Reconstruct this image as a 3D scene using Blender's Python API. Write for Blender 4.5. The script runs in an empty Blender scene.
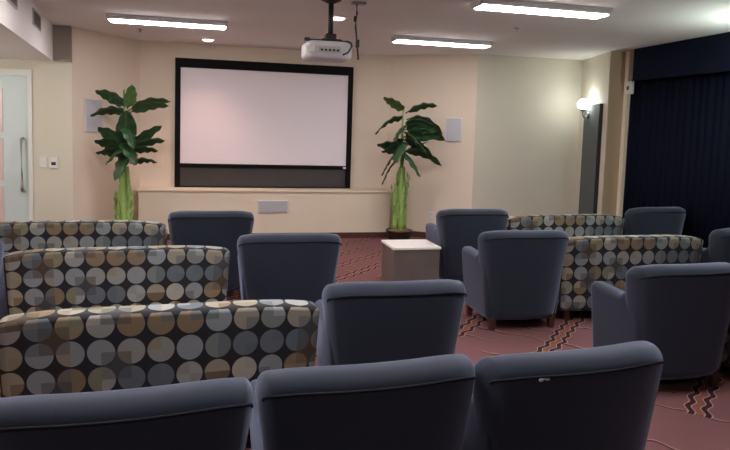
import bpy, bmesh, math, random
from mathutils import Vector, Matrix
random.seed(7)
S = bpy.context.scene
COL = S.collection
PI = math.pi
CEIL = 2.775

# ------------------------------------------------------------------ materials
class G:
    """tiny helper around a node tree"""
    def __init__(s, name):
        s.m = bpy.data.materials.new(name); s.m.use_nodes = True
        s.t = s.m.node_tree; s.n = s.t.nodes; s.l = s.t.links
        s.b = s.n['Principled BSDF']
    def put(s, sock, v):
        if isinstance(v, (int, float)): sock.default_value = v
        elif isinstance(v, tuple):
            sock.default_value = v if len(v) == len(sock.default_value) else v + (1.0,)
        else: s.l.new(v, sock)
    def math(s, op, a, b=0.0, c=None):
        k = s.n.new('ShaderNodeMath'); k.operation = op
        s.put(k.inputs[0], a); s.put(k.inputs[1], b)
        if c is not None: s.put(k.inputs[2], c)
        return k.outputs[0]
    def mix(s, f, a, b):
        k = s.n.new('ShaderNodeMix'); k.data_type = 'RGBA'
        s.put(k.inputs[0], f); s.put(k.inputs[6], a); s.put(k.inputs[7], b)
        return k.outputs[2]
    def comb(s, x, y, z=0.0):
        k = s.n.new('ShaderNodeCombineXYZ')
        for i, v in enumerate((x, y, z)): s.put(k.inputs[i], v)
        return k.outputs[0]
    def sep(s, v):
        k = s.n.new('ShaderNodeSeparateXYZ'); s.l.new(v, k.inputs[0]); return k.outputs
    def white(s, v):
        k = s.n.new('ShaderNodeTexWhiteNoise'); k.noise_dimensions = '3D'
        s.l.new(v, k.inputs['Vector']); return k.outputs['Value']
    def noise(s, v, scale, detail=3.0, rough=0.5):
        k = s.n.new('ShaderNodeTexNoise')
        if v is not None: s.l.new(v, k.inputs['Vector'])
        k.inputs['Scale'].default_value = scale; k.inputs['Detail'].default_value = detail
        k.inputs['Roughness'].default_value = rough
        return k.outputs['Fac']
    def ramp(s, f, stops, const=False):
        k = s.n.new('ShaderNodeValToRGB'); s.l.new(f, k.inputs[0])
        r = k.color_ramp
        if const: r.interpolation = 'CONSTANT'
        while len(r.elements) < len(stops): r.elements.new(0.5)
        for e, (p, c) in zip(r.elements, stops):
            e.position = p; e.color = tuple(c) + (1.0,)
        return k.outputs[0]
    def bump(s, h, strength, dist=0.01):
        k = s.n.new('ShaderNodeBump'); k.inputs['Strength'].default_value = strength
        k.inputs['Distance'].default_value = dist
        s.l.new(h, k.inputs['Height']); s.l.new(k.outputs[0], s.b.inputs['Normal'])
    def coord(s, which='Object'):
        return s.n.new('ShaderNodeTexCoord').outputs[which]

def plain(name, col, rough=0.5, metal=0.0, var=0.06, scale=8.0, bump=0.0, spec=0.5, sheen=0.0, fine=120.0):
    g = G(name)
    n = g.noise(g.coord(), scale, 4.0)
    a = tuple(max(0, c * (1 - var)) for c in col); b = tuple(min(1, c * (1 + var)) for c in col)
    g.put(g.b.inputs['Base Color'], g.mix(n, a, b))
    g.b.inputs['Roughness'].default_value = rough; g.b.inputs['Metallic'].default_value = metal
    g.b.inputs['Specular IOR Level'].default_value = spec
    if sheen:
        g.b.inputs['Sheen Weight'].default_value = sheen; g.b.inputs['Sheen Roughness'].default_value = 0.45
        g.b.inputs['Sheen Tint'].default_value = (0.60, 0.665, 0.93, 1)
    if bump: g.bump(g.noise(g.coord(), fine, 2.0), bump, 0.004)
    return g.m

def emit(name, col, strength):
    g = G(name)
    g.put(g.b.inputs['Base Color'], col); g.put(g.b.inputs['Emission Color'], col)
    g.b.inputs['Emission Strength'].default_value = strength
    return g.m

def circles_fabric():
    g = G('circle_fabric')
    PX, PZ, R = 0.1325, 0.131, 0.0612
    u, v, _ = g.sep(g.coord('UV'))
    a = g.math('DIVIDE', u, PX); b = g.math('DIVIDE', v, PZ)
    ca = g.math('FLOOR', a); cb = g.math('FLOOR', b)
    fx = g.math('SUBTRACT', g.math('SUBTRACT', a, ca), 0.5)
    fy = g.math('SUBTRACT', g.math('SUBTRACT', b, cb), 0.5)
    dx = g.math('MULTIPLY', fx, PX); dy = g.math('MULTIPLY', fy, PZ)
    d = g.math('SQRT', g.math('ADD', g.math('MULTIPLY', dx, dx), g.math('MULTIPLY', dy, dy)))
    inside = g.math('LESS_THAN', d, R)
    oi = g.n.new('ShaderNodeObjectInfo').outputs['Random']
    rnd = g.white(g.comb(ca, cb, 3.3))
    pal = [(0.0, (.30, .30, .285)), (.13, (.20, .22, .21)), (.25, (.13, .15, .175)), (.37, (.235, .165, .10)),
           (.48, (.31, .27, .205)), (.60, (.22, .21, .14)), (.70, (.27, .285, .30)), (.84, (.17, .115, .068)), (.92, (.38, .37, .345))]
    pal = [(p_, tuple(c_ * m_ for c_, m_ in zip(k_, (1.02, 1.06, 1.05)))) for p_, k_ in pal]
    circ = g.ramp(rnd, pal, True)
    ba = g.math('FLOOR', g.math('ADD', a, 0.5)); bb = g.math('FLOOR', g.math('ADD', b, 0.5))
    brnd = g.white(g.comb(ba, bb, 9.1))
    bg = g.ramp(brnd, [(0.0, (.009, .011, .018)), (.5, (.014, .011, .014)), (.80, (.075, .052, .034)), (.91, (.055, .057, .065))], True)
    col_bg = g.math('GREATER_THAN', brnd, 0.80)
    # one quarter of every disc takes another tone
    q = g.white(g.comb(g.math('ADD', g.math('MULTIPLY', ca, 3.0), ba), g.math('ADD', g.math('MULTIPLY', cb, 3.0), bb), 5.7))
    qc = g.ramp(g.white(g.comb(ca, cb, 8.8)), [(0.0, (.46, .43, .34)), (.35, (.39, .41, .41)), (.6, (.32, .235, .14)), (.8, (.11, .13, .15))], True)
    circ2 = g.mix(g.math('MULTIPLY', g.math('LESS_THAN', q, 0.30), 0.62), circ, qc)
    circ3 = g.mix(g.math('MULTIPLY', col_bg, 0.5), circ2, bg)
    col = g.mix(inside, bg, circ3)
    fine = g.noise(g.coord(), 260.0, 2.0)
    col = g.mix(g.math('MULTIPLY', fine, 0.25), col, (0.01, 0.01, 0.012))
    g.put(g.b.inputs['Base Color'], col)
    g.b.inputs['Roughness'].default_value = 0.8
    g.bump(fine, 0.25, 0.003)
    return g.m

def carpet():
    g = G('ribbon_carpet')
    pos = g.n.new('ShaderNodeNewGeometry').outputs['Position']
    x, y, _ = g.sep(pos)
    p = g.math('MULTIPLY', g.math('ADD', x, y), 0.7071)
    q = g.math('MULTIPLY', g.math('SUBTRACT', x, y), 0.7071)
    wob = g.math('MULTIPLY', g.math('SINE', g.math('MULTIPLY', p, 2 * PI / 0.17)), 0.012)
    drift = g.math('MULTIPLY', g.math('SUBTRACT', g.noise(g.comb(p, 0.0, 0.0), 1.3, 1.0), 0.5), 0.12)
    qq = g.math('ADD', g.math('ADD', q, wob), drift)
    PER = 0.36
    cq = g.math('FLOOR', g.math('DIVIDE', qq, PER))
    loc = g.math('SUBTRACT', qq, g.math('MULTIPLY', g.math('ADD', cq, 0.5), PER))
    sp = g.math('FLOOR', g.math('DIVIDE', g.math('ADD', p, g.math('MULTIPLY', cq, 0.77)), 0.85))
    on = g.math('GREATER_THAN', g.white(g.comb(cq, sp, 1.0)), 0.25)
    al = g.math('ABSOLUTE', loc)
    dist = g.math('ABSOLUTE', g.math('SUBTRACT', al, 0.045))
    dark = g.math('MULTIPLY', g.math('LESS_THAN', dist, 0.016), on)
    out = g.math('MULTIPLY', g.math('LESS_THAN', dist, 0.0235), on)
    core = g.math('MULTIPLY', g.math('LESS_THAN', al, 0.010), on)
    # thin broken strokes across the ribbons
    pn = g.math('ADD', p, g.math('MULTIPLY', g.math('SUBTRACT', g.noise(g.comb(q, p, 0.0), 5.0, 2.0), 0.5), 0.16))
    cp = g.math('FLOOR', g.math('DIVIDE', pn, 0.27))
    lp = g.math('SUBTRACT', pn, g.math('MULTIPLY', g.math('ADD', cp, 0.5), 0.27))
    on2 = g.math('GREATER_THAN', g.white(g.comb(cp, g.math('FLOOR', g.math('DIVIDE', q, 0.33)), 4.0)), 0.48)
    thin = g.math('MULTIPLY', g.math('LESS_THAN', g.math('ABSOLUTE', lp), 0.010), on2)
    thinl = g.math('MULTIPLY', g.math('LESS_THAN', g.math('ABSOLUTE', g.math('SUBTRACT', lp, 0.016)), 0.007), on2)
    base = g.mix(g.noise(pos, 3.0, 3.0), (.190, .086, .090), (.228, .108, .110))
    tan = (.46, .27, .21); plum = (.035, .014, .022)
    c = g.mix(g.math('MULTIPLY', thinl, 0.7), base, tan)
    c = g.mix(g.math('MULTIPLY', thin, 0.8), c, plum)
    c = g.mix(out, c, tan); c = g.mix(core, c, (.27, .10, .045)); c = g.mix(dark, c, plum)
    pile = g.noise(pos, 240.0, 2.0)
    c = g.mix(g.math('MULTIPLY', pile, 0.35), c, (.05, .025, .025))
    g.put(g.b.inputs['Base Color'], c)
    g.b.inputs['Roughness'].default_value = 0.95
    g.b.inputs['Specular IOR Level'].default_value = 0.1
    g.bump(pile, 0.5, 0.006)
    return g.m

def leaf_mat(name, a, b):
    g = G(name)
    u, v, _ = g.sep(g.coord('UV'))
    vein = g.math('SINE', g.math('MULTIPLY', g.math('ADD', u, g.math('ABSOLUTE', v)), 90.0))
    mid = g.math('LESS_THAN', g.math('ABSOLUTE', v), 0.035)
    c = g.mix(g.noise(g.coord(), 9.0, 3.0), a, b)
    c = g.mix(g.math('MULTIPLY', mid, 0.6), c, (.22, .30, .09))
    g.put(g.b.inputs['Base Color'], c)
    g.b.inputs['Roughness'].default_value = 0.33
    g.bump(vein, 0.12, 0.004)
    return g.m

M = {}
M['peach'] = plain('peach_wall_paint', (.76, .63, .515), 0.7, var=.03, scale=3, bump=.08, fine=60)
M['cream'] = plain('cream_wall_paint', (.64, .59, .49), 0.7, var=.03, scale=3, bump=.08, fine=60)
M['ledge_cream'] = plain('pale_cream_paint', (.78, .665, .525), 0.6, var=.03, scale=3, bump=.05, fine=60)
M['tan'] = plain('tan_paint_and_shade', (.44, .31, .205), 0.65, var=.04, scale=3)
M['dark_back'] = plain('dark_unseen_back_wall', (.07, .045, .032), 0.5, var=.2)
M['soffit_shade'] = plain('shaded_soffit_paint', (.27, .225, .185), 0.7, var=.04, scale=3)
M['ceiling'] = plain('ceiling_paint', (.82, .775, .75), 0.85, var=.04, scale=2, bump=.12, fine=50)
M['carpet'] = carpet()
M['baseboard'] = plain('dark_brown_trim', (.085, .030, .022), 0.5)
M['white_trim'] = plain('white_paint', (.72, .72, .69), 0.45, var=.03)
M['door'] = plain('door_paint', (.58, .66, .66), 0.4, var=.03)
M['door_glass'] = plain('frosted_pink_glass', (.72, .52, .50), 0.25, var=.05, scale=2)
M['steel'] = plain('brushed_steel', (.42, .40, .39), 0.3, 0.9)
M['navy'] = plain('navy_upholstery', (.0150, .0205, .0330), 0.7, var=.16, scale=5, bump=.35, spec=.25, sheen=.55, fine=420)
M['piping'] = plain('navy_piping', (.010, .012, .018), 0.8, var=.1, spec=.2)
M['fabric'] = circles_fabric()
M['leg'] = plain('dark_red_brown_wood', (.075, .025, .016), 0.4, var=.25, scale=20)
M['black'] = plain('black_frame', (.004, .004, .0045), 0.7, spec=.15)
M['alcove'] = plain('dark_grey_panel', (.050, .045, .045), 0.7)
M['screen'] = plain('projection_screen', (.86, .78, .83), 0.85, var=.01, scale=1)
M['speaker'] = plain('pale_speaker_grille', (.54, .53, .58), 0.6, var=.03, scale=200, bump=.3, fine=500)
M['grey_grille'] = plain('grey_speaker_grille', (.46, .46, .50), 0.6, var=.04, scale=200, bump=.3, fine=500)
M['plastic'] = plain('white_plastic', (.72, .70, .66), 0.4, var=.02)
M['dark_plastic'] = plain('dark_plastic', (.016, .014, .015), 0.5)
M['projector'] = plain('projector_shell', (.66, .64, .66), 0.4, var=.02)
M['housing'] = plain('fixture_housing', (.50, .48, .48), 0.5, var=.02)
M['lens'] = emit('fluorescent_diffuser', (1.0, .95, .96), 16.0)
M['bulb'] = emit('warm_downlight_lens', (1.0, .66, .58), 3.0)
M['globe'] = emit('frosted_sconce_globe', (.92, 1.0, .96), 17.0)
M['bronze'] = plain('sconce_metal', (.30, .29, .27), 0.35, 0.8)
M['panel'] = plain('grey_felt_panel', (.095, .108, .105), 0.9, var=.08, scale=40, bump=.2, fine=200)
M['panel_edge'] = plain('black_panel_edge', (.012, .012, .013), 0.7)
M['curtain'] = plain('navy_curtain', (.0035, .005, .014), 0.9, var=.2, scale=3, spec=.1)
M['valance'] = plain('navy_valance', (.0055, .008, .021), 0.9, var=.1, scale=3, spec=.1)
M['table'] = plain('walnut_laminate', (.135, .108, .10), 0.4, var=.2, scale=6)
M['table_top'] = plain('white_laminate', (.80, .78, .76), 0.35, var=.02)
M['pot'] = plain('dark_pot', (.022, .015, .014), 0.4)
M['moss'] = plain('dry_moss', (.22, .115, .045), 0.95, var=.4, scale=30, bump=.8, fine=60)
M['stalk'] = plain('light_green_stalk', (.27, .42, .11), 0.5, var=.35, scale=12)
M['sheath'] = plain('yellow_green_sheath', (.36, .50, .17), 0.5, var=.35, scale=14)
M['leaf'] = leaf_mat('dark_green_leaf', (.018, .052, .022), (.042, .105, .040))
M['leaf_light'] = leaf_mat('mid_green_leaf', (.05, .115, .03), (.10, .17, .05))
M['vent'] = plain('dark_vent', (.15, .135, .13), 0.6)
M['lint'] = plain('white_lint', (.45, .46, .50), 0.9)

# ------------------------------------------------------------------ mesh helpers
def link(name, bm, mat, parent=None, smooth=False, mats=None):
    me = bpy.data.meshes.new(name)
    bmesh.ops.recalc_face_normals(bm, faces=bm.faces)
    bm.to_mesh(me); bm.free()
    for mm in (mats or [mat]): me.materials.append(mm)
    if smooth:
        for f in me.polygons: f.use_smooth = True
    o = bpy.data.objects.new(name, me); COL.objects.link(o)
    if parent: o.parent = parent
    return o

def thing(name, label, cat, loc=(0, 0, 0), rz=0.0, group=None):
    o = bpy.data.objects.new(name, None); COL.objects.link(o)
    o.empty_display_size = 0.1
    o.location = loc; o.rotation_euler = (0, 0, rz)
    tag(o, label, cat, group); return o
def tag(o, label, cat, group=None):
    o['label'] = label; o['category'] = cat
    if group: o['group'] = group
    return o
def struct(o):
    o['kind'] = 'structure'; return o

def box(bm, x0, x1, y0, y1, z0, z1, bevel=0.0):
    r = bmesh.ops.create_cube(bm, size=1.0)
    vs = r['verts']
    for v in vs:
        v.co = Vector(((x0 + x1) / 2 + v.co.x * (x1 - x0), (y0 + y1) / 2 + v.co.y * (y1 - y0), (z0 + z1) / 2 + v.co.z * (z1 - z0)))
    if bevel:
        es = list({e for v in vs for e in v.link_edges})
        bmesh.ops.bevel(bm, geom=es, offset=bevel, segments=2, affect='EDGES', profile=0.5)
    return bm
def boxbm(*a, **k): return box(bmesh.new(), *a, **k)

def prism(bm, pts, z0, z1):
    lo = [bm.verts.new((x, y, z0)) for x, y in pts]; hi = [bm.verts.new((x, y, z1)) for x, y in pts]
    n = len(pts)
    bm.faces.new(lo[::-1]); bm.faces.new(hi)
    for i in range(n): bm.faces.new((lo[i], lo[(i + 1) % n], hi[(i + 1) % n], hi[i]))
    return bm

def cyl(bm, p0, p1, r0, r1=None, seg=16):
    r1 = r0 if r1 is None else r1
    p0, p1 = Vector(p0), Vector(p1); d = (p1 - p0)
    q = d.to_track_quat('Z', 'Y')
    A, B = [], []
    for i in range(seg):
        a = 2 * PI * i / seg; v = Vector((math.cos(a), math.sin(a), 0))
        A.append(bm.verts.new(p0 + q @ (v * r0))); B.append(bm.verts.new(p1 + q @ (v * r1)))
    bm.faces.new(A[::-1]); bm.faces.new(B)
    for i in range(seg): bm.faces.new((A[i], A[(i + 1) % seg], B[(i + 1) % seg], B[i]))
    return bm

def tube(bm, pts, r, seg=8, radii=None):
    pts = [Vector(p) for p in pts]; rings = []
    up = Vector((0, 0, 1))
    for i, p in enumerate(pts):
        t = (pts[min(i + 1, len(pts) - 1)] - pts[max(i - 1, 0)]).normalized()
        a = t.cross(up)
        if a.length < 1e-3: a = t.cross(Vector((0, 1, 0)))
        a.normalize(); b = t.cross(a)
        rr = radii[i] if radii else r
        rings.append([bm.verts.new(p + (a * math.cos(2 * PI * k / seg) + b * math.sin(2 * PI * k / seg)) * rr) for k in range(seg)])
    for A, B in zip(rings, rings[1:]):
        for k in range(seg): bm.faces.new((A[k], A[(k + 1) % seg], B[(k + 1) % seg], B[k]))
    bm.faces.new(rings[0][::-1]); bm.faces.new(rings[-1])
    return bm

def lathe(bm, prof, seg=24, center=(0, 0, 0)):
    c = Vector(center); rings = []
    for r, z in prof:
        rings.append([bm.verts.new(c + Vector((r * math.cos(2 * PI * k / seg), r * math.sin(2 * PI * k / seg), z))) for k in range(seg)])
    for A, B in zip(rings, rings[1:]):
        for k in range(seg): bm.faces.new((A[k], A[(k + 1) % seg], B[(k + 1) % seg], B[k]))
    bm.faces.new(rings[0][::-1]); bm.faces.new(rings[-1])
    return bm

def rmap(p, h, r):
    c = [max(-(h[i] - r[i]), min(h[i] - r[i], p[i])) for i in range(3)]
    d = Vector([(p[i] - c[i]) / r[i] for i in range(3)])
    if d.length > 1e-9: d.normalize()
    return Vector([c[i] + r[i] * d[i] for i in range(3)])

def rbox(bm, size, rad, center=(0, 0, 0), inner=(6, 3, 6), seg=5, deform=None, uv=None):
    """box rounded by rad (per axis); deform acts on the centred-and-moved point"""
    h = [s / 2 for s in size]; r = [min(rad[i], h[i] * 0.999) for i in range(3)]
    ax = []
    for i in range(3):
        t = [math.tan(PI / 4 * k / seg) for k in range(seg + 1)]
        lo = [-(h[i] - r[i]) - r[i] * v for v in reversed(t)]
        mid = [-(h[i] - r[i]) + 2 * (h[i] - r[i]) * k / inner[i] for k in range(1, inner[i])]
        ax.append(lo + mid + [-v for v in reversed(lo)])
    N = [len(a) - 1 for a in ax]
    C = Vector(center); cache = {}
    lay = bm.loops.layers.uv.verify() if uv else None
    def vert(i, j, k):
        key = (i, j, k)
        if key not in cache:
            p = rmap((ax[0][i], ax[1][j], ax[2][k]), h, r) + C
            q = deform(p.copy()) if deform else p
            cache[key] = (bm.verts.new(q), p)
        return cache[key]
    def quad(a, b, c, d, n):
        vs = [vert(*t) for t in (a, b, c, d)]
        f = bm.faces.new([v[0] for v in vs])
        if uv:
            ctr = sum((v[1] for v in vs), Vector()) / 4
            for lp, v in zip(f.loops, vs): lp[lay].uv = uv(v[1], n, ctr, C, h)
    for i in range(N[0]):
        for k in range(N[2]):
            quad((i, 0, k), (i + 1, 0, k), (i + 1, 0, k + 1), (i, 0, k + 1), (0, -1, 0))
            quad((i, N[1], k), (i, N[1], k + 1), (i + 1, N[1], k + 1), (i + 1, N[1], k), (0, 1, 0))
    for i in range(N[0]):
        for j in range(N[1]):
            quad((i, j, 0), (i, j + 1, 0), (i + 1, j + 1, 0), (i + 1, j, 0), (0, 0, -1))
            quad((i, j, N[2]), (i + 1, j, N[2]), (i + 1, j + 1, N[2]), (i, j + 1, N[2]), (0, 0, 1))
    for j in range(N[1]):
        for k in range(N[2]):
            quad((0, j, k), (0, j, k + 1), (0, j + 1, k + 1), (0, j + 1, k), (-1, 0, 0))
            quad((N[0], j, k), (N[0], j + 1, k), (N[0], j + 1, k + 1), (N[0], j, k + 1), (1, 0, 0))
    return bm

def copy_tree(o, parent=None):
    c = o.copy(); COL.objects.link(c)
    if parent: c.parent = parent
    for ch in list(o.children): copy_tree(ch, c)
    return c

# ------------------------------------------------------------------ room shell
P0, P1, P2, P3, P4 = (-1.67, 8.65), (-.97, 9.63), (2.70, 9.63), (3.79, 8.81), (5.50, 8.81)
PIL = (5.21, 7.69)
T = 0.12
XL, XR, YB = -3.45, 5.62, -3.2
struct(link('floor', boxbm(XL - T, XR + T, YB - T, 10.1, -0.1, 0), M['carpet']))
struct(link('ceiling', boxbm(XL - T, XR + T, YB - T, 10.1, CEIL, CEIL + 0.1), M['ceiling']))
def wall(name, a, b, mat, out):
    a, b, out = Vector(a), Vector(b), Vector(out)
    bm = prism(bmesh.new(), [tuple(a), tuple(b), tuple(b + out), tuple(a + out)], 0, CEIL)
    return struct(link(name, bm, mat))
wall('wall_front', P1, P2, M['peach'], (0, T))
wall('wall_front_left', P0, P1, M['peach'], (-.1, .07))
wall('wall_front_right', P2, P3, M['peach'], (.075, .1))
wall('wall_right_end', P3, P4, M['cream'], (0, T))
bm = prism(bmesh.new(), [(-2.14, 8.65), P0, (P0[0], 8.77), (-2.14, 8.77)], 0, CEIL)
box(bm, -3.13, -2.14, 8.65, 8.77, 2.2, CEIL); box(bm, XL, -3.13, 8.65, 8.77, 0, CEIL)
struct(link('wall_left_end', bm, M['cream']))
wall('wall_left', (XL, YB), (XL, 8.65), M['cream'], (-T, 0))
wall('wall_right', (XR, YB), (XR, 7.69), M['tan'], (T, 0))
wall('wall_back', (XL, YB), (XR, YB), M['dark_back'], (0, -T))  # unseen wall, coloured dark to cut bounced light on the seat backs
# pilaster that carries the sconce, then the return towards the curtains
bm = prism(bmesh.new(), [P4, PIL, (5.435, 7.69), (5.74, 7.69), (5.74, 8.93), (5.50, 8.93)], 0, CEIL)
struct(link('column_right', bm, M['cream']))
struct(link('trim_1', boxbm(5.215, 5.435, 7.672, 7.69, 0, CEIL), M['tan']))  # thin tan sheet paints in the shade on the pilaster's near face
struct(link('trim_2', boxbm(5.435, XR, 7.60, 7.69, 0, CEIL), M['ledge_cream']))
# low wall with ledge below the screen
struct(link('wall_front_lower', boxbm(P1[0] + .02, 2.66, 9.27, 9.63, 0, .685), M['ledge_cream']))
struct(link('trim_3', boxbm(P1[0], 2.68, 9.245, 9.63, .685, .715, bevel=.006), M['ledge_cream']))
struct(link('baseboard_front', boxbm(P1[0] + .02, 2.66, 9.255, 9.27, 0, .085), M['baseboard']))
def skirting(name, a, b, side, t=.014):
    a, b, s = Vector(a), Vector(b), Vector(side).normalized() * t
    return struct(link(name, prism(bmesh.new(), [tuple(a + s), tuple(b + s), tuple(b), tuple(a)], 0, .085), M['baseboard']))
skirting('baseboard_front_left', P0, P1, (.98, -.7))
skirting('baseboard_front_right', P2, P3, (-.6, -.8))
skirting('baseboard_right_end', P3, P4, (0, -1))
skirting('baseboard_left_end', (-2.1, 8.65), P0, (0, -1))
# soffit on the left, its short return above the corner
bm = prism(bmesh.new(), [(XL, YB), (-.93, YB), (-1.55, 5.43), (-1.87, 8.57), (-1.87, 8.65), (XL, 8.65)], 2.345, CEIL)
struct(link('soffit_left', bm, M['ceiling']))

struct(link('trim_6', boxbm(-1.87, -1.668, 8.57, 8.66, 2.345, CEIL), M['soffit_shade']))  # darker colour paints in the shade on the return's camera-facing side
# door
d = link('door_1', boxbm(-3.10, -2.17, 8.655, 8.70, 0.01, 2.15), M['door']); struct(d)
for z0, z1 in ((.30, .80), (.87, 1.385), (1.46, 1.985)):
    link('glass_pane', boxbm(-2.96, -2.455, 8.645, 8.70, z0, z1, bevel=.004), M['door_glass'], d)
bm = boxbm(-2.172, -2.125, 8.625, 8.75, 0, 2.15)
box(bm, -3.145, -3.098, 8.625, 8.75, 0, 2.15); box(bm, -3.145, -2.125, 8.625, 8.75, 2.15, 2.225)
link('door_frame', bm, M['white_trim'], d)
bm = bmesh.new()
tube(bm, [(-2.235, 8.656, .74), (-2.235, 8.60, .75), (-2.235, 8.585, .80), (-2.235, 8.585, 1.33), (-2.235, 8.60, 1.38), (-2.235, 8.656, 1.39)], .018, 10)
link('door_handle', bm, M['steel'], d, True)

# ------------------------------------------------------------------ screen
t = thing('projector_screen', 'large white projector screen in a black frame on the front wall', 'projector screen', (.80, 9.63, .716))
W0, W1, Z0, Z1 = -1.29, 1.30, 0.0, 1.845
bm = bmesh.new()
box(bm, W0, W0 + .075, -.07, 0, Z0, Z1); box(bm, W1 - .075, W1, -.07, 0, Z0, Z1); box(bm, W0, W1, -.07, 0, Z0, Z0 + .012)
link('frame', bm, M['black'], t)
link('case', boxbm(W0, W1, -.085, 0, Z1 - .13, Z1, bevel=.01), M['black'], t)
link('projection_surface', boxbm(W0 + .07, W1 - .07, -.05, -.04, .345, Z1 - .12), M['screen'], t)
link('bottom_bar', boxbm(W0 + .04, W1 - .04, -.065, -.03, .29, .345, bevel=.008), M['black'], t)
link('back_panel', boxbm(W0 + .07, W1 - .07, -.035, -.005, Z0, .33), M['alcove'], t)
link('badge', boxbm(W1 - .12, W1 - .07, -.0665, -.064, .30, .33), M['plastic'], t)

# wall speakers and small wall plates
def on_wall(a, b, s):
    a, b = Vector(a), Vector(b); return a + (b - a).normalized() * s, math.atan2((b - a).y, (b - a).x)
def speaker(name, label, x, y, rz, z, w, hgt, mat):
    t = thing(name, label, 'speaker', (x, y, z), rz)
    bm = boxbm(-w / 2, w / 2, -.020, 0, -hgt / 2, hgt / 2, bevel=.006)
    link('frame', bm, M['plastic'], t)
    link('grille', boxbm(-w / 2 + .012, w / 2 - .012, -.026, -.018, -hgt / 2 + .012, hgt / 2 - .012, bevel=.004), mat, t)
dirL = Vector((P1[0] - P0[0], P1[1] - P0[1])); rL = math.atan2(dirL.y, dirL.x)
dirR = Vector((P3[0] - P2[0], P3[1] - P2[1])); rR = math.atan2(dirR.y, dirR.x)
speaker('wall_speaker', 'white rectangular wall speaker behind the left plant', -1.475, 8.923, rL, 1.70, .30, .43, M['speaker'])
speaker('wall_speaker', 'pale square wall speaker to the right of the right plant', 3.535, 9.002, rR, 1.665, .25, .36, M['speaker'])
speaker('wall_speaker', 'low grey rectangular speaker grille in the wall below the screen', .897, 9.27, 0, .475, .44, .185, M['grey_grille'])
t = thing('light_switch', 'white light switch plate beside the door', 'light switch', (-2.01, 8.65, 1.10))
link('plate', boxbm(-.04, .04, -.008, 0, -.065, .065, bevel=.003), M['plastic'], t)
link('rocker', boxbm(-.016, .016, -.013, -.006, -.032, .032, bevel=.002), M['white_trim'], t)
t = thing('thermostat', 'small white thermostat with dark display, right of the light switch', 'thermostat', (-1.885, 8.652, 1.10))
link('housing', boxbm(-.048, .048, -.028, 0, -.075, .075, bevel=.008), M['plastic'], t)
link('display', boxbm(-.026, .026, -.031, -.026, -.035, .005, bevel=.002), M['dark_plastic'], t)
t = thing('wall_outlet', 'small white outlet plate low on the wall right of the potted plant', 'outlet', (3.292, 9.186, .35), rR)
link('plate', boxbm(-.04, .04, -.008, 0, -.065, .065, bevel=.003), M['plastic'], t)
for dz in (-.028, .028): link('socket', boxbm(-.018, .018, -.011, -.006, dz - .016, dz + .016, bevel=.003), M['white_trim'], t)
t = thing('wall_plate', 'small blank plate on the wall left of the screen', 'wall plate', (-.695, 9.63, 1.10))
link('plate', boxbm(-.04, .04, -.008, 0, -.065, .065, bevel=.003), M['ledge_cream'], t)
for dz in (-.042, .042): link('screw', cyl(bmesh.new(), (0, -.010, dz), (0, -.006, dz), .005, seg=8), M['steel'], t)
t = thing('motion_sensor', 'small white sensor box high beside the curtain', 'sensor', (5.435, 7.53, 2.285))
link('housing', boxbm(-.05, 0, -.075, .05, -.085, .085, bevel=.008), M['plastic'], t)
link('sensor_window', boxbm(-.054, -.045, -.03, .01, -.03, .02, bevel=.004), M['dark_plastic'], t)

# grey panel and sconce on the pilaster
def face_a(y): return 5.21 + (y - 7.69) * .2589
rA = math.atan2(8.81 - 7.69, 5.50 - 5.21)       # along the face
t = thing('wall_panel', 'tall narrow grey panel on the pilaster below the sconce', 'wall panel', (face_a(8.16), 8.16, 0), rA)
link('panel_face', boxbm(-.32, .32, .004, .05, .10, 2.08, bevel=.004), M['panel'], t)
link('panel_edge', boxbm(-.335, -.318, 0, .052, .10, 2.08), M['panel_edge'], t)
t = t0 = thing('wall_sconce', 'lit white globe wall sconce on the pilaster above the grey panel', 'wall lamp', (face_a(8.27), 8.27, 1.93), rA)
bm = bmesh.new(); cyl(bm, (0, .0, .0), (0, .075, .0), .06, .045, 20)
link('back_plate', bm, M['bronze'], t, False)
bm = bmesh.new(); tube(bm, [(0, .06, 0), (0, .09, -.03), (0, .115, -.035), (0, .132, 0), (0, .135, .06)], .011, 8)
link('arm', bm, M['bronze'], t, True)
bm = bmesh.new(); lathe(bm, [(.015, .05), (.045, .07), (.05, .085), (.03, .09)], 20, (0, .135, 0))
link('cup', bm, M['bronze'], t, True)
bm = bmesh.new(); lathe(bm, [(.03, .08)] + [(.078 * math.sin(a), .155 - .078 * math.cos(a)) for a in [0.45 + k * (PI - .5) / 10 for k in range(11)]], 24, (0, .135, 0))
gl = link('globe', bm, M['globe'], t, True)
def point(name, loc, energy, col, radius, parent=None):
    l = bpy.data.lights.new(name, 'POINT'); l.energy = energy; l.color = col; l.shadow_soft_size = radius
    o = bpy.data.objects.new(name, l); COL.objects.link(o); o.location = loc
    if parent: o.parent = parent
    return o

# curtains and valance on the right
bm = bmesh.new(); n = 620; pts = []
for i in range(n + 1):
    y = -2.9 + (7.585 + 2.9) * i / n
    x = 5.50 + .016 * math.sin(y * 2 * PI / .115 + .7 * math.sin(y * 3.1)) + .008 * math.sin(y * 23)
    pts.append((x, y))
lo = [bm.verts.new((x, y, .03)) for x, y in pts]; mid = [bm.verts.new((5.50 + (x - 5.50) * .8, y, 1.3)) for x, y in pts]; hi = [bm.verts.new((5.50 + (x - 5.50) * .6, y, 2.40)) for x, y in pts]
for A, B in ((lo, mid), (mid, hi)):
    for i in range(n): bm.faces.new((A[i], A[i + 1], B[i + 1], B[i]))
o = link('curtain', bm, M['curtain'], None, True)
md = o.modifiers.new('thickness', 'SOLIDIFY'); md.thickness = .006
tag(o, 'long pleated navy curtain covering the right wall', 'curtain')
bm = boxbm(5.335, 5.36, -2.95, 7.37, 2.36, CEIL - .003, bevel=.006)
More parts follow.
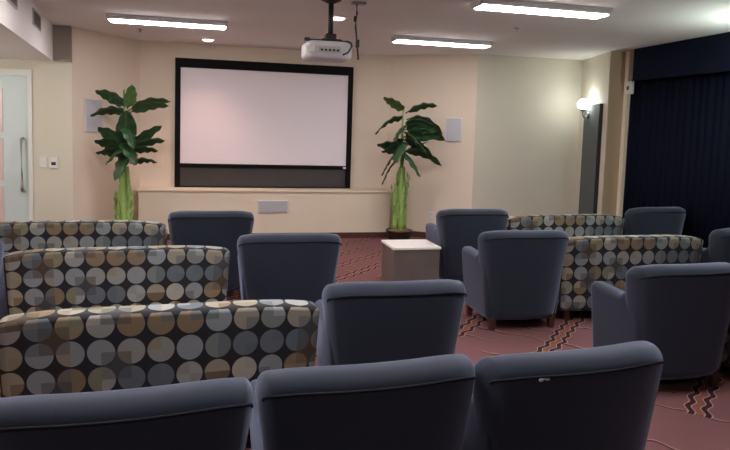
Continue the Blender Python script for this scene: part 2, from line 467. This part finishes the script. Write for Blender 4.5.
box(bm, 5.36, XR, 7.345, 7.37, 2.36, CEIL - .003)
tag(link('valance', bm, M['valance']), 'flat navy valance along the top of the curtain', 'valance')

# ------------------------------------------------------------------ ceiling things
def make_fixture():
    t = thing('ceiling_light', 'long white fluorescent ceiling light in front of the projector screen, left of the projector', 'ceiling light', (0, 0, 0), 0, 'fluorescent ceiling lights')
    L = .635; sec = [(-.125, 0), (-.125, -.028), (-.092, -.062), (.092, -.062), (.125, -.028), (.125, 0)]
    for s in (-1, 1):
        bm = bmesh.new()
        a = [bm.verts.new((s * (L - .02), y, z)) for y, z in sec]; b = [bm.verts.new((s * L, y * .96, z * .92)) for y, z in sec]
        bm.faces.new(a if s < 0 else a[::-1]); bm.faces.new(b if s > 0 else b[::-1])
        for i in range(6): bm.faces.new((a[i], a[(i + 1) % 6], b[(i + 1) % 6], b[i]))
        link('end_cap', bm, M['housing'], t)
    bm = bmesh.new()
    box(bm, -L + .02, L - .02, -.125, .125, -.028, 0)
    hs = [(-.125, -.028), (-.098, -.056), (-.09, -.056), (-.115, -.028)]
    for s in (1, -1):
        a = [bm.verts.new((-L + .02, s * y, z)) for y, z in hs]; b = [bm.verts.new((L - .02, s * y, z)) for y, z in hs]
        for i in range(4): bm.faces.new((a[i], a[(i + 1) % 4], b[(i + 1) % 4], b[i]))
        bm.faces.new(a); bm.faces.new(b)
    link('housing', bm, M['housing'], t)
    link('diffuser', boxbm(-L + .022, L - .022, -.100, .100, -.068, -.03, bevel=.015), M['lens'], t)
    return t
fx = make_fixture()
spots = [(-.455, 7.50, 'long fluorescent ceiling light at upper left, above the left part of the screen'),
         (2.80, 7.66, 'fluorescent ceiling light right of the projector, above the right plant'),
         (2.86, 5.28, 'nearest fluorescent ceiling light, at the top edge right of centre'),
         (-.455, 5.40, 'fluorescent ceiling light over the left rows of seats, out of frame'),
         (-.455, 3.2, 'fluorescent ceiling light above left of the camera, out of frame'),
         (2.85, 3.2, 'fluorescent ceiling light above right of the camera, out of frame'),
         (1.2, 2.45, 'fluorescent ceiling light over the bottom-edge armchairs, right one, out of frame'),
         (-.455, 2.45, 'fluorescent ceiling light over the bottom-edge armchairs, left one, out of frame'),
         (.4, -.7, 'added fluorescent fill light behind the camera, out of frame')]  # unseen fixture added to fill the seat backs
for i, (x, y, lab) in enumerate(spots):
    o = fx if i == 0 else copy_tree(fx)
    o.location = (x, y, CEIL); o['label'] = lab

def make_downlight():
    t = thing('recessed_downlight', '', 'downlight', (0, 0, 0), 0, 'recessed downlights')
    bm = bmesh.new(); lathe(bm, [(.076, -.001), (.076, -.014), (.10, -.010), (.103, -.001)], 28)
    link('trim_ring', bm, M['white_trim'], t, False)
    link('lamp_face', lathe(bmesh.new(), [(.075, -.002), (.072, -.016), (.05, -.03), (.02, -.036)], 24), M['bulb'], t)
    l = bpy.data.lights.new('downlight_beam', 'SPOT'); l.energy = 30; l.color = (1.0, .60, .46)
    l.spot_size = math.radians(100); l.spot_blend = 1.0; l.shadow_soft_size = .05
    o = bpy.data.objects.new('downlight_beam', l); COL.objects.link(o); o.parent = t; o.location = (0, 0, -.045)
    return t
dl = make_downlight()
for i, (x, y, lab) in enumerate([(-.04, 9.0, 'small glowing recessed downlight above the left of the screen'),
                                 (1.273, 6.62, 'small glowing recessed downlight beside the projector pole')]):
    o = dl if i == 0 else copy_tree(dl)
    o.location = (x, y, CEIL); o['label'] = lab
for x, y, lab in [(3.223, 6.503, 'tiny sprinkler head on the ceiling between the two right fluorescent lights'),
                  (-.853, 8.452, 'tiny sprinkler head on the ceiling behind the upper left fluorescent light')]:
    t = thing('sprinkler_head', lab, 'sprinkler', (x, y, CEIL), 0, 'sprinkler heads')
    link('escutcheon', lathe(bmesh.new(), [(.03, 0), (.03, -.006), (.012, -.012)], 16), M['steel'], t)
    link('nozzle', lathe(bmesh.new(), [(.010, -.010), (.010, -.032), (.020, -.034), (.020, -.038)], 12), M['steel'], t)

# vents on the soffit face
rS = math.atan2(8.57 - 5.43, -1.87 + 1.55)
for s0, s1, lab in ((6.98, 7.50, 'dark slot vent on the soffit face, nearer the front wall'), (5.60, 6.12, 'dark slot vent on the soffit face at the top left corner')):
    yc = (s0 + s1) / 2; xc = -1.55 - .32 * (yc - 5.43) / 3.14
    t = thing('soffit_vent', lab, 'vent', (xc, yc, 2.635), rS, 'soffit vents')
    L = (s1 - s0) / 2
    bm = boxbm(-L, L, -.012, .0, .068, .08); box(bm, -L, L, -.012, .0, -.08, -.068); box(bm, -L, -L + .012, -.012, .0, -.08, .08); box(bm, L - .012, L, -.012, .0, -.08, .08)
    link('frame', bm, M['housing'], t)
    bm = bmesh.new()
    for k in range(7): box(bm, -L + .012, L - .012, -.010, -.002, -.06 + k * .018, -.052 + k * .018)
    link('louvers', bm, M['vent'], t)
    link('backing', boxbm(-L + .01, L - .01, -.003, -.001, -.07, .07), M['vent'], t)

# projector on its ceiling pole
t = thing('projector', 'white ceiling projector hanging from a dark pole', 'projector', (1.015, 5.80, 0.02))
PX, PZ0 = 0.0, 2.225
bm = rbox(bmesh.new(), (.42, .32, .168), (.07, .05, .045), (0, 0, PZ0 + .068), (4, 3, 2), 5)
body = link('body', bm, M['projector'], t, True)
bm = boxbm(-.10, .10, -.173, -.168, PZ0 + .045, PZ0 + .10)
cp = link('connector_panel', bm, M['housing'], body)
for k in range(5): link('port', boxbm(-.08 + k * .036, -.058 + k * .036, -.176, -.171, PZ0 + .058, PZ0 + .075), M['dark_plastic'], body)
link('air_grille', boxbm(-.205, -.13, -.168, -.160, PZ0 + .04, PZ0 + .10, bevel=.003), M['plastic'], body)
bm = bmesh.new(); cyl(bm, (.12, .165, PZ0 + .07), (.12, .20, PZ0 + .07), .045, .04, 20)
link('lens', bm, M['dark_plastic'], t)
bm = bmesh.new(); cyl(bm, (.035, 0, PZ0 + .19), (.035, 0, CEIL - .025), .024, seg=16)
link('pole', bm, M['dark_plastic'], t, True)
bm = bmesh.new(); cyl(bm, (.035, 0, CEIL - .055), (.035, 0, CEIL - .02), .02, .095, seg=24)
link('ceiling_plate', bm, M['dark_plastic'], t)
bm = bmesh.new(); box(bm, -.06, .13, -.09, .09, PZ0 + .150, PZ0 + .178, bevel=.01); box(bm, -.015, .085, -.05, .05, PZ0 + .17, PZ0 + .23, bevel=.012)
for a, b in (((-.05, -.06), (-.20, -.12)), ((-.05, .06), (-.18, .12)), ((.12, .06), (.18, .12)), ((.12, -.06), (.18, -.12))):
    tube(bm, [(a[0], a[1], PZ0 + .16), (b[0], b[1], PZ0 + .152)], .012, 6)
box(bm, -.22, -.17, -.14, -.10, PZ0 + .14, PZ0 + .17, bevel=.006)
link('mount_bracket', bm, M['dark_plastic'], t)
bm = bmesh.new(); tube(bm, [(.12, -.17, PZ0 + .03), (.16, -.20, PZ0 + .05), (.20, -.17, PZ0 + .11), (.205, -.10, PZ0 + .15), (.19, -.04, PZ0 + .165)], .008, 6)
link('signal_cable', bm, M['dark_plastic'], t, True)
t = thing('hanging_cable', 'dark cable with connectors hanging from a small ceiling plate beside the projector', 'cable', (1.285, 5.80, 0))
bm = bmesh.new(); box(bm, -.045, .085, -.04, .04, CEIL - .018, CEIL, bevel=.005)
link('ceiling_plate', bm, M['bronze'], t)
bm = bmesh.new(); tube(bm, [(0, 0, CEIL - .01), (.006, 0, 2.68), (-.004, 0, 2.56), (.008, .0, 2.45), (.022, 0, 2.34), (.03, 0, 2.26)], .009, 8)
link('cord', bm, M['dark_plastic'], t, True)
bm = bmesh.new(); box(bm, -.022, .0, -.015, .015, 2.60, 2.65, bevel=.005); link('clip', bm, M['dark_plastic'], t)
bm = bmesh.new(); box(bm, .002, .034, -.016, .016, 2.37, 2.44, bevel=.005); link('connector', bm, M['dark_plastic'], t)

# ------------------------------------------------------------------ seating
def back_deform(hw, sag, tap, drop, lean=.05, H=.84, wrap=0.0, pw=4):
    def f(p):
        u = p.x / hw
        k = 1 - tap * max(0, min(1, 1 - (p.z / H)))
        p.x *= k
        p.y += sag * abs(u) ** 2.2 + wrap * abs(u) ** 8 + lean * (1 - p.z / H)
        p.z -= drop * abs(u) ** pw * max(0, (p.z - .3) / (H - .3))
        return p
    return f

def leg_bm(x, y, h, top=.028, bot=.020):
    bm = bmesh.new()
    a = [bm.verts.new((x + sx * top, y + sy * top, h)) for sx, sy in ((-1, -1), (1, -1), (1, 1), (-1, 1))]
    b = [bm.verts.new((x + sx * bot, y + sy * bot, 0)) for sx, sy in ((-1, -1), (1, -1), (1, 1), (-1, 1))]
    bm.faces.new(a); bm.faces.new(b[::-1])
    for i in range(4): bm.faces.new((a[i], b[i], b[(i + 1) % 4], a[(i + 1) % 4]))
    return bm

def make_chair():
    t = thing('armchair', '', 'armchair', (0, 0, 0), 0, 'navy armchairs')
    W, D, zb, zt = .80, .17, .085, .84
    hw = W / 2; h = (hw, D / 2, (zt - zb) / 2); r = (.042, .078, .075); C = Vector((0, 0, (zt + zb) / 2))
    fd = back_deform(hw, .065, .27, .045, wrap=.05, pw=6)
    bk = link('backrest', rbox(bmesh.new(), (W, D, zt - zb), r, tuple(C), (10, 2, 9), 6, fd), M['navy'], t, True)
    # welt that runs along the edge of the outer back panel
    path = []
    def pt(x, z):
        q = rmap((x, -h[1], z), h, r) + C
        return fd(q) + Vector((0, -.002, 0))
    ez = h[2] - .050
    for k in range(1, 6): a = PI / 2 * k / 6; path.append(pt(-hw + .0005 + .02 * (1 - math.cos(a)), ez - .02 * (1 - math.sin(a))))
    for k in range(25): path.append(pt(-hw + .0205 + (2 * hw - .041) * k / 24, ez))
    for k in range(1, 6): a = PI / 2 * k / 6; path.append(pt(hw - .0005 - .02 * (1 - math.sin(a)), ez - .02 * (1 - math.cos(a))))
    link('piping', tube(bmesh.new(), path, .0050, 6), M['piping'], bk, True)
    for s in (-1, 1):
        def ad(p, s=s):
            p.x = p.x * (1 - .17 * (1 - p.z / .6)); p.z += .025 * max(0, (p.y - .1) / .45) * max(0, p.z - .3) / .3
            w = max(0.0, min(1.0, (.25 - p.y) / .19)); w = w * w * (3 - 2 * w)      # the arm sweeps up into the back
            p.z += .16 * w * max(0, p.z - .3) / .3; p.x -= s * .035 * w * max(0, p.z - .58) / .16
            return p
        link('arm', rbox(bmesh.new(), (.12, .52, .515), (.045, .05, .05), (s * .315, .30, .3375), (3, 6, 6), 5, ad), M['navy'], t, True)
    link('seat_base', rbox(bmesh.new(), (.54, .50, .22), (.02, .02, .02), (0, .27, .195), (4, 4, 3), 3), M['navy'], t, True)
    link('seat_cushion', rbox(bmesh.new(), (.50, .47, .15), (.05, .06, .055), (0, .315, .375), (5, 5, 2), 5), M['navy'], t, True)
    for x, y in ((-.27, .06), (.27, .06), (-.29, .49), (.29, .49)):
        link('leg', leg_bm(x, y, .10), M['leg'], t)
    return t

def uv_box(p, n, ctr, C, h):
    x, y, z = p
    if abs(n[1]): return (x + 5.0, z + 5.0)
    if abs(n[2]): return (x + 5.0, C.z + h[2] + (y - C.y + h[1]) * .9 + 5.0)
    return ((C.x + math.copysign(h[0], n[0])) + (y - C.y + h[1]) * (1 if n[0] > 0 else -1) + 5.0, z + 5.0)

def make_loveseat():
    t = thing('loveseat', '', 'loveseat', (0, 0, 0), 0, 'patterned loveseats')
    W, D, zb, zt = 1.49, .15, .085, .75
    fd = back_deform(W / 2, .06, .05, .040, lean=.03, H=.75)
    link('backrest', rbox(bmesh.new(), (W, D, zt - zb), (.05, .032, .026), (0, 0, (zt + zb) / 2), (18, 3, 8), 6, fd, uv_box), M['fabric'], t, True)
    for s in (-1, 1):
        def ad(p, s=s):
            p.x = p.x * (1 - .035 * (1 - p.z / .6)); return p
        link('arm', rbox(bmesh.new(), (.13, .56, .52), (.05, .05, .05), (s * .67, .32, .34), (3, 6, 6), 5, ad, uv_box), M['fabric'], t, True)
    link('seat_base', rbox(bmesh.new(), (1.20, .54, .22), (.02, .02, .02), (0, .29, .195), (8, 4, 3), 3, None, uv_box), M['fabric'], t, True)
    for s in (-1, 1):
        link('seat_cushion', rbox(bmesh.new(), (.585, .50, .15), (.05, .06, .055), (s * .295, .33, .375), (5, 5, 2), 5, None, uv_box), M['fabric'], t, True)
    for x, y in ((-.62, .05), (.62, .05), (-.62, .54), (.62, .54)):
        link('leg', leg_bm(x, y, .10, .026, .019), M['leg'], t)
    return t

chair = make_chair()
R = math.radians
CH = [(.022, 5.97, 0, 'navy armchair in the front left row, below the lower left corner of the screen'),
      (.595, 4.67, 0, 'navy armchair in the second left row, below the grey speaker grille'),
      (.972, 3.13, 0, 'navy armchair right of the nearest left patterned loveseat, above the bottom-edge row'),
      (-.238, 1.91, 4.0, 'leftmost of the three navy armchairs along the bottom edge'),
      (.556, 2.005, 4.0, 'middle one of the three navy armchairs along the bottom edge'),
      (1.352, 2.025, 6.0, 'rightmost of the three navy armchairs along the bottom edge, white lint on its back'),
      (2.690, 6.12, 0, 'navy armchair immediately right of the small side table'),
      (2.555, 4.73, 0, 'navy armchair at the aisle, its back and dark wooden feet in full view'),
      (2.985, 3.38, 2, 'navy armchair at the right edge of the photo, the closest one on the right side'),
      (5.06, 6.30, 6, 'navy armchair farthest right at the back, against the navy curtain'),
      (4.87, 4.79, 4, 'navy armchair cut by the right edge, right of the nearer patterned loveseat'),
      (-1.76, 4.67, 0, 'navy armchair cut by the left edge, left of the second patterned loveseat')]
CHO = []
for i, (x, y, a, lab) in enumerate(CH):
    o = chair if i == 0 else copy_tree(chair)
    o.location = (x, y, 0); o.rotation_euler = (0, 0, R(a)); o['label'] = lab
    CHO.append(o)
bm = bmesh.new()
for (x, z, sx, sz) in ((-.240, .778, .010, .006), (-.214, .778, .009, .005), (-.227, .781, .006, .004)):
    rbox(bm, (sx * 2, .006, sz * 2), (sx * .9, .0028, sz * .9), (x, -.062, z), (1, 1, 1), 3)
link('lint', bm, M['lint'], CHO[5], True)

ls = make_loveseat()
LS = [(-1.13, 5.98, 0, 'patterned loveseat in the front left row, below the left plant'),
      (-.590, 4.68, 3, 'patterned loveseat in the second left row, middle one of the three on the left'),
      (-.185, 3.13, 3, 'nearest patterned loveseat on the left, just beyond the leftmost bottom-edge armchair'),
      (3.89, 6.33, 3, 'patterned loveseat on the right farthest back, in front of the pilaster'),
      (3.70, 4.93, 1, 'patterned loveseat on the right in the second row, nearer the camera'),
      (4.125, 3.52, 3, 'patterned loveseat mostly hidden at the right edge beside the closest right armchair')]
for i, (x, y, a, lab) in enumerate(LS):
    o = ls if i == 0 else copy_tree(ls)
    o.location = (x, y, 0); o.rotation_euler = (0, 0, R(a)); o['label'] = lab

# side table
t = thing('side_table', 'low dark cube side table with a white top', 'side table', (2.055, 6.33, 0))
link('body', boxbm(-.245, .245, -.225, .225, .03, .425, bevel=.004), M['table'], t)
link('table_top', boxbm(-.255, .255, -.235, .235, .425, .45, bevel=.004), M['table_top'], t)
link('plinth', boxbm(-.22, .22, -.20, .20, 0, .03), M['pot'], t)

# ------------------------------------------------------------------ plants
def leaf_bm(A, Tp, width, arch, roll):
    A, Tp = Vector(A), Vector(Tp)
    mid = (A + Tp) / 2 + Vector((0, 0, arch * (Tp - A).length))
    n, m = 16, 4
    bm = bmesh.new(); lay = bm.loops.layers.uv.verify()
    rows = []
    for i in range(n + 1):
        s = i / n
        p = A * (1 - s) ** 2 + mid * 2 * s * (1 - s) + Tp * s * s
        tg = ((mid - A) * 2 * (1 - s) + (Tp - mid) * 2 * s).normalized()
        side = tg.cross(Vector((0, 0, 1)))
        if side.length < .05: side = tg.cross(Vector((0, -1, 0)))
        side.normalize(); nr = side.cross(tg).normalized()
        q = Matrix.Rotation(roll, 3, tg); side = q @ side; nr = q @ nr
        w = width * (.05 + .95 * max(0, math.sin(PI * min(1, (s * .93 + .03)) ** .8)) ** .75) * (1 if s < .97 else .35)
        if s < .10: w = width * .06
        row = []
        for j in range(-m, m + 1):
            v = j / m
            off = side * (v * w * .5) - nr * (abs(v) ** 1.5 * w * .16) + nr * (.012 * math.sin(s * 22 + v * 2) * abs(v))
            row.append((bm.verts.new(p + off), (s, v)))
        rows.append(row)
    for a, b in zip(rows, rows[1:]):
        for k in range(2 * m):
            vs = (a[k], a[k + 1], b[k + 1], b[k])
            f = bm.faces.new([v[0] for v in vs])
            for lp, v in zip(f.loops, vs): lp[lay].uv = v[1]
    return bm

def plant(label, x, y, top, stalk_top, leaves, seed):
    rnd = random.Random(seed)
    t = thing('potted_plant', label, 'plant', (x, y, 0))
    bm = lathe(bmesh.new(), [(.150, 0), (.155, .01), (.185, .15), (.195, .155), (.195, .175), (.175, .175), (.17, .14)], 32)
    link('pot', bm, M['pot'], t, True)
    bm = lathe(bmesh.new(), [(.172, .13), (.165, .165), (.12, .185), (.05, .195)], 24)
    link('moss', bm, M['moss'], t, True)
    st = []
    for k, (dx, dy) in enumerate(((-.055, 0), (.05, .02), (0, -.05), (.01, .05))):
        hgt = stalk_top + rnd.uniform(-.06, .08)
        pts = []; rad = []
        for i in range(9):
            s = i / 8
            pts.append((dx * (1.25 - .5 * s) + .012 * math.sin(3 * s + k), dy * (1.2 - .5 * s), .17 + (hgt - .17) * s)); rad.append(.048 - .016 * s)
        link('stalk', tube(bmesh.new(), pts, .04, 10, rad), M['stalk'], t, True)
        for q in range(6):
            a = rnd.uniform(0, 2 * PI); z0 = rnd.uniform(.2, hgt - .45); L = rnd.uniform(.25, .45)
            c = Vector((dx * 1.1, dy * 1.1, 0)); o = Vector((math.cos(a), math.sin(a), 0))
            link('sheath', leaf_bm(c + o * .035 + Vector((0, 0, z0)), c + o * rnd.uniform(.055, .085) + Vector((0, 0, z0 + L)), .045, .02, rnd.uniform(-.4, .4)), M['sheath'], t, True)
    pts = [(0, 0, stalk_top - .25), (.01, .0, stalk_top + .2), (-.005, .01, (stalk_top + top) / 2), (.0, 0, top - .12)]
    link('stem', tube(bmesh.new(), pts, .02, 8, [.034, .028, .02, .01]), M['stalk'], t, True)
    for (ax, az, tx, tz, dy, w, arch, roll, light) in leaves:
        o = link('leaf', leaf_bm((ax, rnd.uniform(-.03, .0), az), (tx, dy, tz), w, arch, roll), M['leaf_light'] if light else M['leaf'], t, True)
        md = o.modifiers.new('thickness', 'SOLIDIFY'); md.thickness = .003
    return t
# pixel offsets measured on the two plants, turned to metres at the plant's distance (1 px = 0.0149 m)
def lv(cx, k, rows, zref, yref, kl=1.0):
    out = []
    for (ax, ay, tx, ty, dy, w, arch, roll, light) in rows:
        kt = k * (kl if tx < cx else 1.0)
        out.append(((ax - cx) * k, zref - (ay - yref) * k, (tx - cx) * kt, zref - (ty - yref) * k, dy, w, arch, roll, light))
    return out
rp = [(404, 110, 381, 98, -.10, .17, .16, .5, 1), (405, 112, 435, 104, -.12, .18, .30, -.5, 0), (403, 118, 373, 133, -.15, .17, .42, .6, 0),
      (406, 118, 442, 131, -.12, .19, .42, -.5, 0), (404, 128, 441, 137, -.25, .24, .28, -.9, 0), (404, 135, 437, 133, -.25, .22, .15, -1.0, 0),
      (404, 147, 375, 143, -.15, .20, .20, .7, 0), (403, 150, 380, 172, -.18, .17, .45, .7, 0), (405, 150, 441, 162, -.15, .20, .38, -.6, 0),
      (402, 158, 382, 181, -.10, .13, .55, .5, 0), (405, 150, 416, 172, -.30, .22, .25, -.3, 0), (403, 140, 390, 160, -.32, .22, .3, .4, 0),
      (404, 130, 420, 148, -.34, .24, .2, -.6, 0), (404, 126, 432, 128, -.30, .28, .22, -1.0, 0), (404, 124, 390, 140, -.2, .2, .3, .5, 0), (404, 138, 428, 152, -.3, .26, .3, -.7, 0), (404, 140, 384, 148, -.1, .22, .3, .8, 0), (404, 150, 432, 140, .15, .20, .2, -.4, 0), (403, 150, 385, 150, .14, .18, .2, .5, 0)]
plant('tall leafy potted plant with large dark leaves, right of the screen', 2.715, 8.93, 2.10, 1.03, lv(403, .0149, rp, 2.10, 97), 3)
lp = [(130, 106, 97, 93, -.12, .20, .22, .7, 0), (130, 108, 135, 86, -.16, .18, .10, .2, 1), (131, 110, 170, 100, -.12, .16, .30, -.5, 1),
      (132, 112, 168, 104, -.06, .17, .26, -.7, 0), (129, 112, 92, 116, -.14, .18, .34, .6, 0), (128, 142, 131, 110, -.26, .26, .06, .2, 0),
      (128, 145, 100, 127, -.15, .20, .20, .8, 0), (127, 148, 97, 139, -.2, .20, .25, .7, 0), (127, 152, 99, 150, -.2, .20, .32, .6, 0),
      (131, 145, 162, 123, -.12, .16, .12, -.7, 0), (131, 146, 165, 137, -.12, .18, .22, -.6, 0), (132, 148, 159, 147, -.14, .16, .22, -.6, 0),
      (132, 160, 158, 158, -.14, .15, .30, -.5, 0), (130, 148, 120, 175, -.3, .24, .35, .3, 0), (130, 140, 140, 160, -.34, .27, .2, -.5, 0),
      (129, 125, 138, 145, -.30, .22, .3, -.4, 0), (129, 145, 110, 160, -.28, .24, .3, .5, 0)]
plant('tall leafy plant with large dark leaves, left of the projector screen', -1.08, 8.80, 2.16, 1.02, lv(127, .0136, lp, 2.085, 87, .80), 8)

# unseen sconces added to light the ceiling and left side
sc0 = t0
for x, y, z, a, lab in [(XL, 7.1, 1.70, -PI / 2, 'added fill sconce on the left wall under the soffit, out of frame'),
                        (XL, 5.2, 1.75, -PI / 2, 'added fill sconce on the left wall nearer the camera, out of frame'),
                        (5.20, 4.80, 2.12, PI / 2, 'added fill sconce on the added right pilaster, out of frame')]:
    o = copy_tree(sc0); point('sconce_fill_light', (0, .2, .32), 17 if x > 0 else 9, (.80, 1.0, .94) if x > 0 else (1.0, .97, .92), .06, o); o.location = (x, y, z); o.rotation_euler = (0, 0, a); o['label'] = lab  # extra point light above each globe, added for fill
for i, y in enumerate((4.80,)):
    struct(link('trim_%d' % (4 + i), boxbm(5.20, XR, y - .3, y + .3, 0, CEIL), M['cream']))  # unseen pilaster added to carry the fill sconce

# ------------------------------------------------------------------ world, camera, view
w = bpy.data.worlds.new('World'); S.world = w; w.use_nodes = True
w.node_tree.nodes['Background'].inputs[0].default_value = (.5, .5, .55, 1)
w.node_tree.nodes['Background'].inputs[1].default_value = 0.05

f, psi, pit, rol, cx, cy, hh = 640.0, math.radians(13.7), math.radians(4.65), math.radians(1.75), 365.0, 182.0, 1.62
fw = Vector((math.sin(psi) * math.cos(pit), math.cos(psi) * math.cos(pit), -math.sin(pit)))
r = Vector((math.cos(psi), -math.sin(psi), 0)); u = r.cross(fw)
r2 = r * math.cos(rol) + u * math.sin(rol); u2 = u * math.cos(rol) - r * math.sin(rol)
cam = bpy.data.cameras.new('Camera'); co = bpy.data.objects.new('Camera', cam); COL.objects.link(co)
mt = Matrix((r2, u2, -fw)).transposed().to_4x4(); mt.translation = Vector((0, 0, hh))
co.matrix_world = mt
cam.sensor_width = 36.0; cam.sensor_fit = 'HORIZONTAL'; cam.lens = f / 730 * 36.0
cam.shift_y = -(225 - cy) / 730; cam.clip_start = .05
S.camera = co
S.view_settings.view_transform = 'Standard'; S.view_settings.look = 'None'
S.view_settings.gamma = 1.0; S.view_settings.use_curve_mapping = False
S.view_settings.exposure = 1.02
try:
    S.cycles.use_denoising = True
    S.cycles.max_bounces = 8; S.cycles.sample_clamp_indirect = 6.0
except Exception: pass
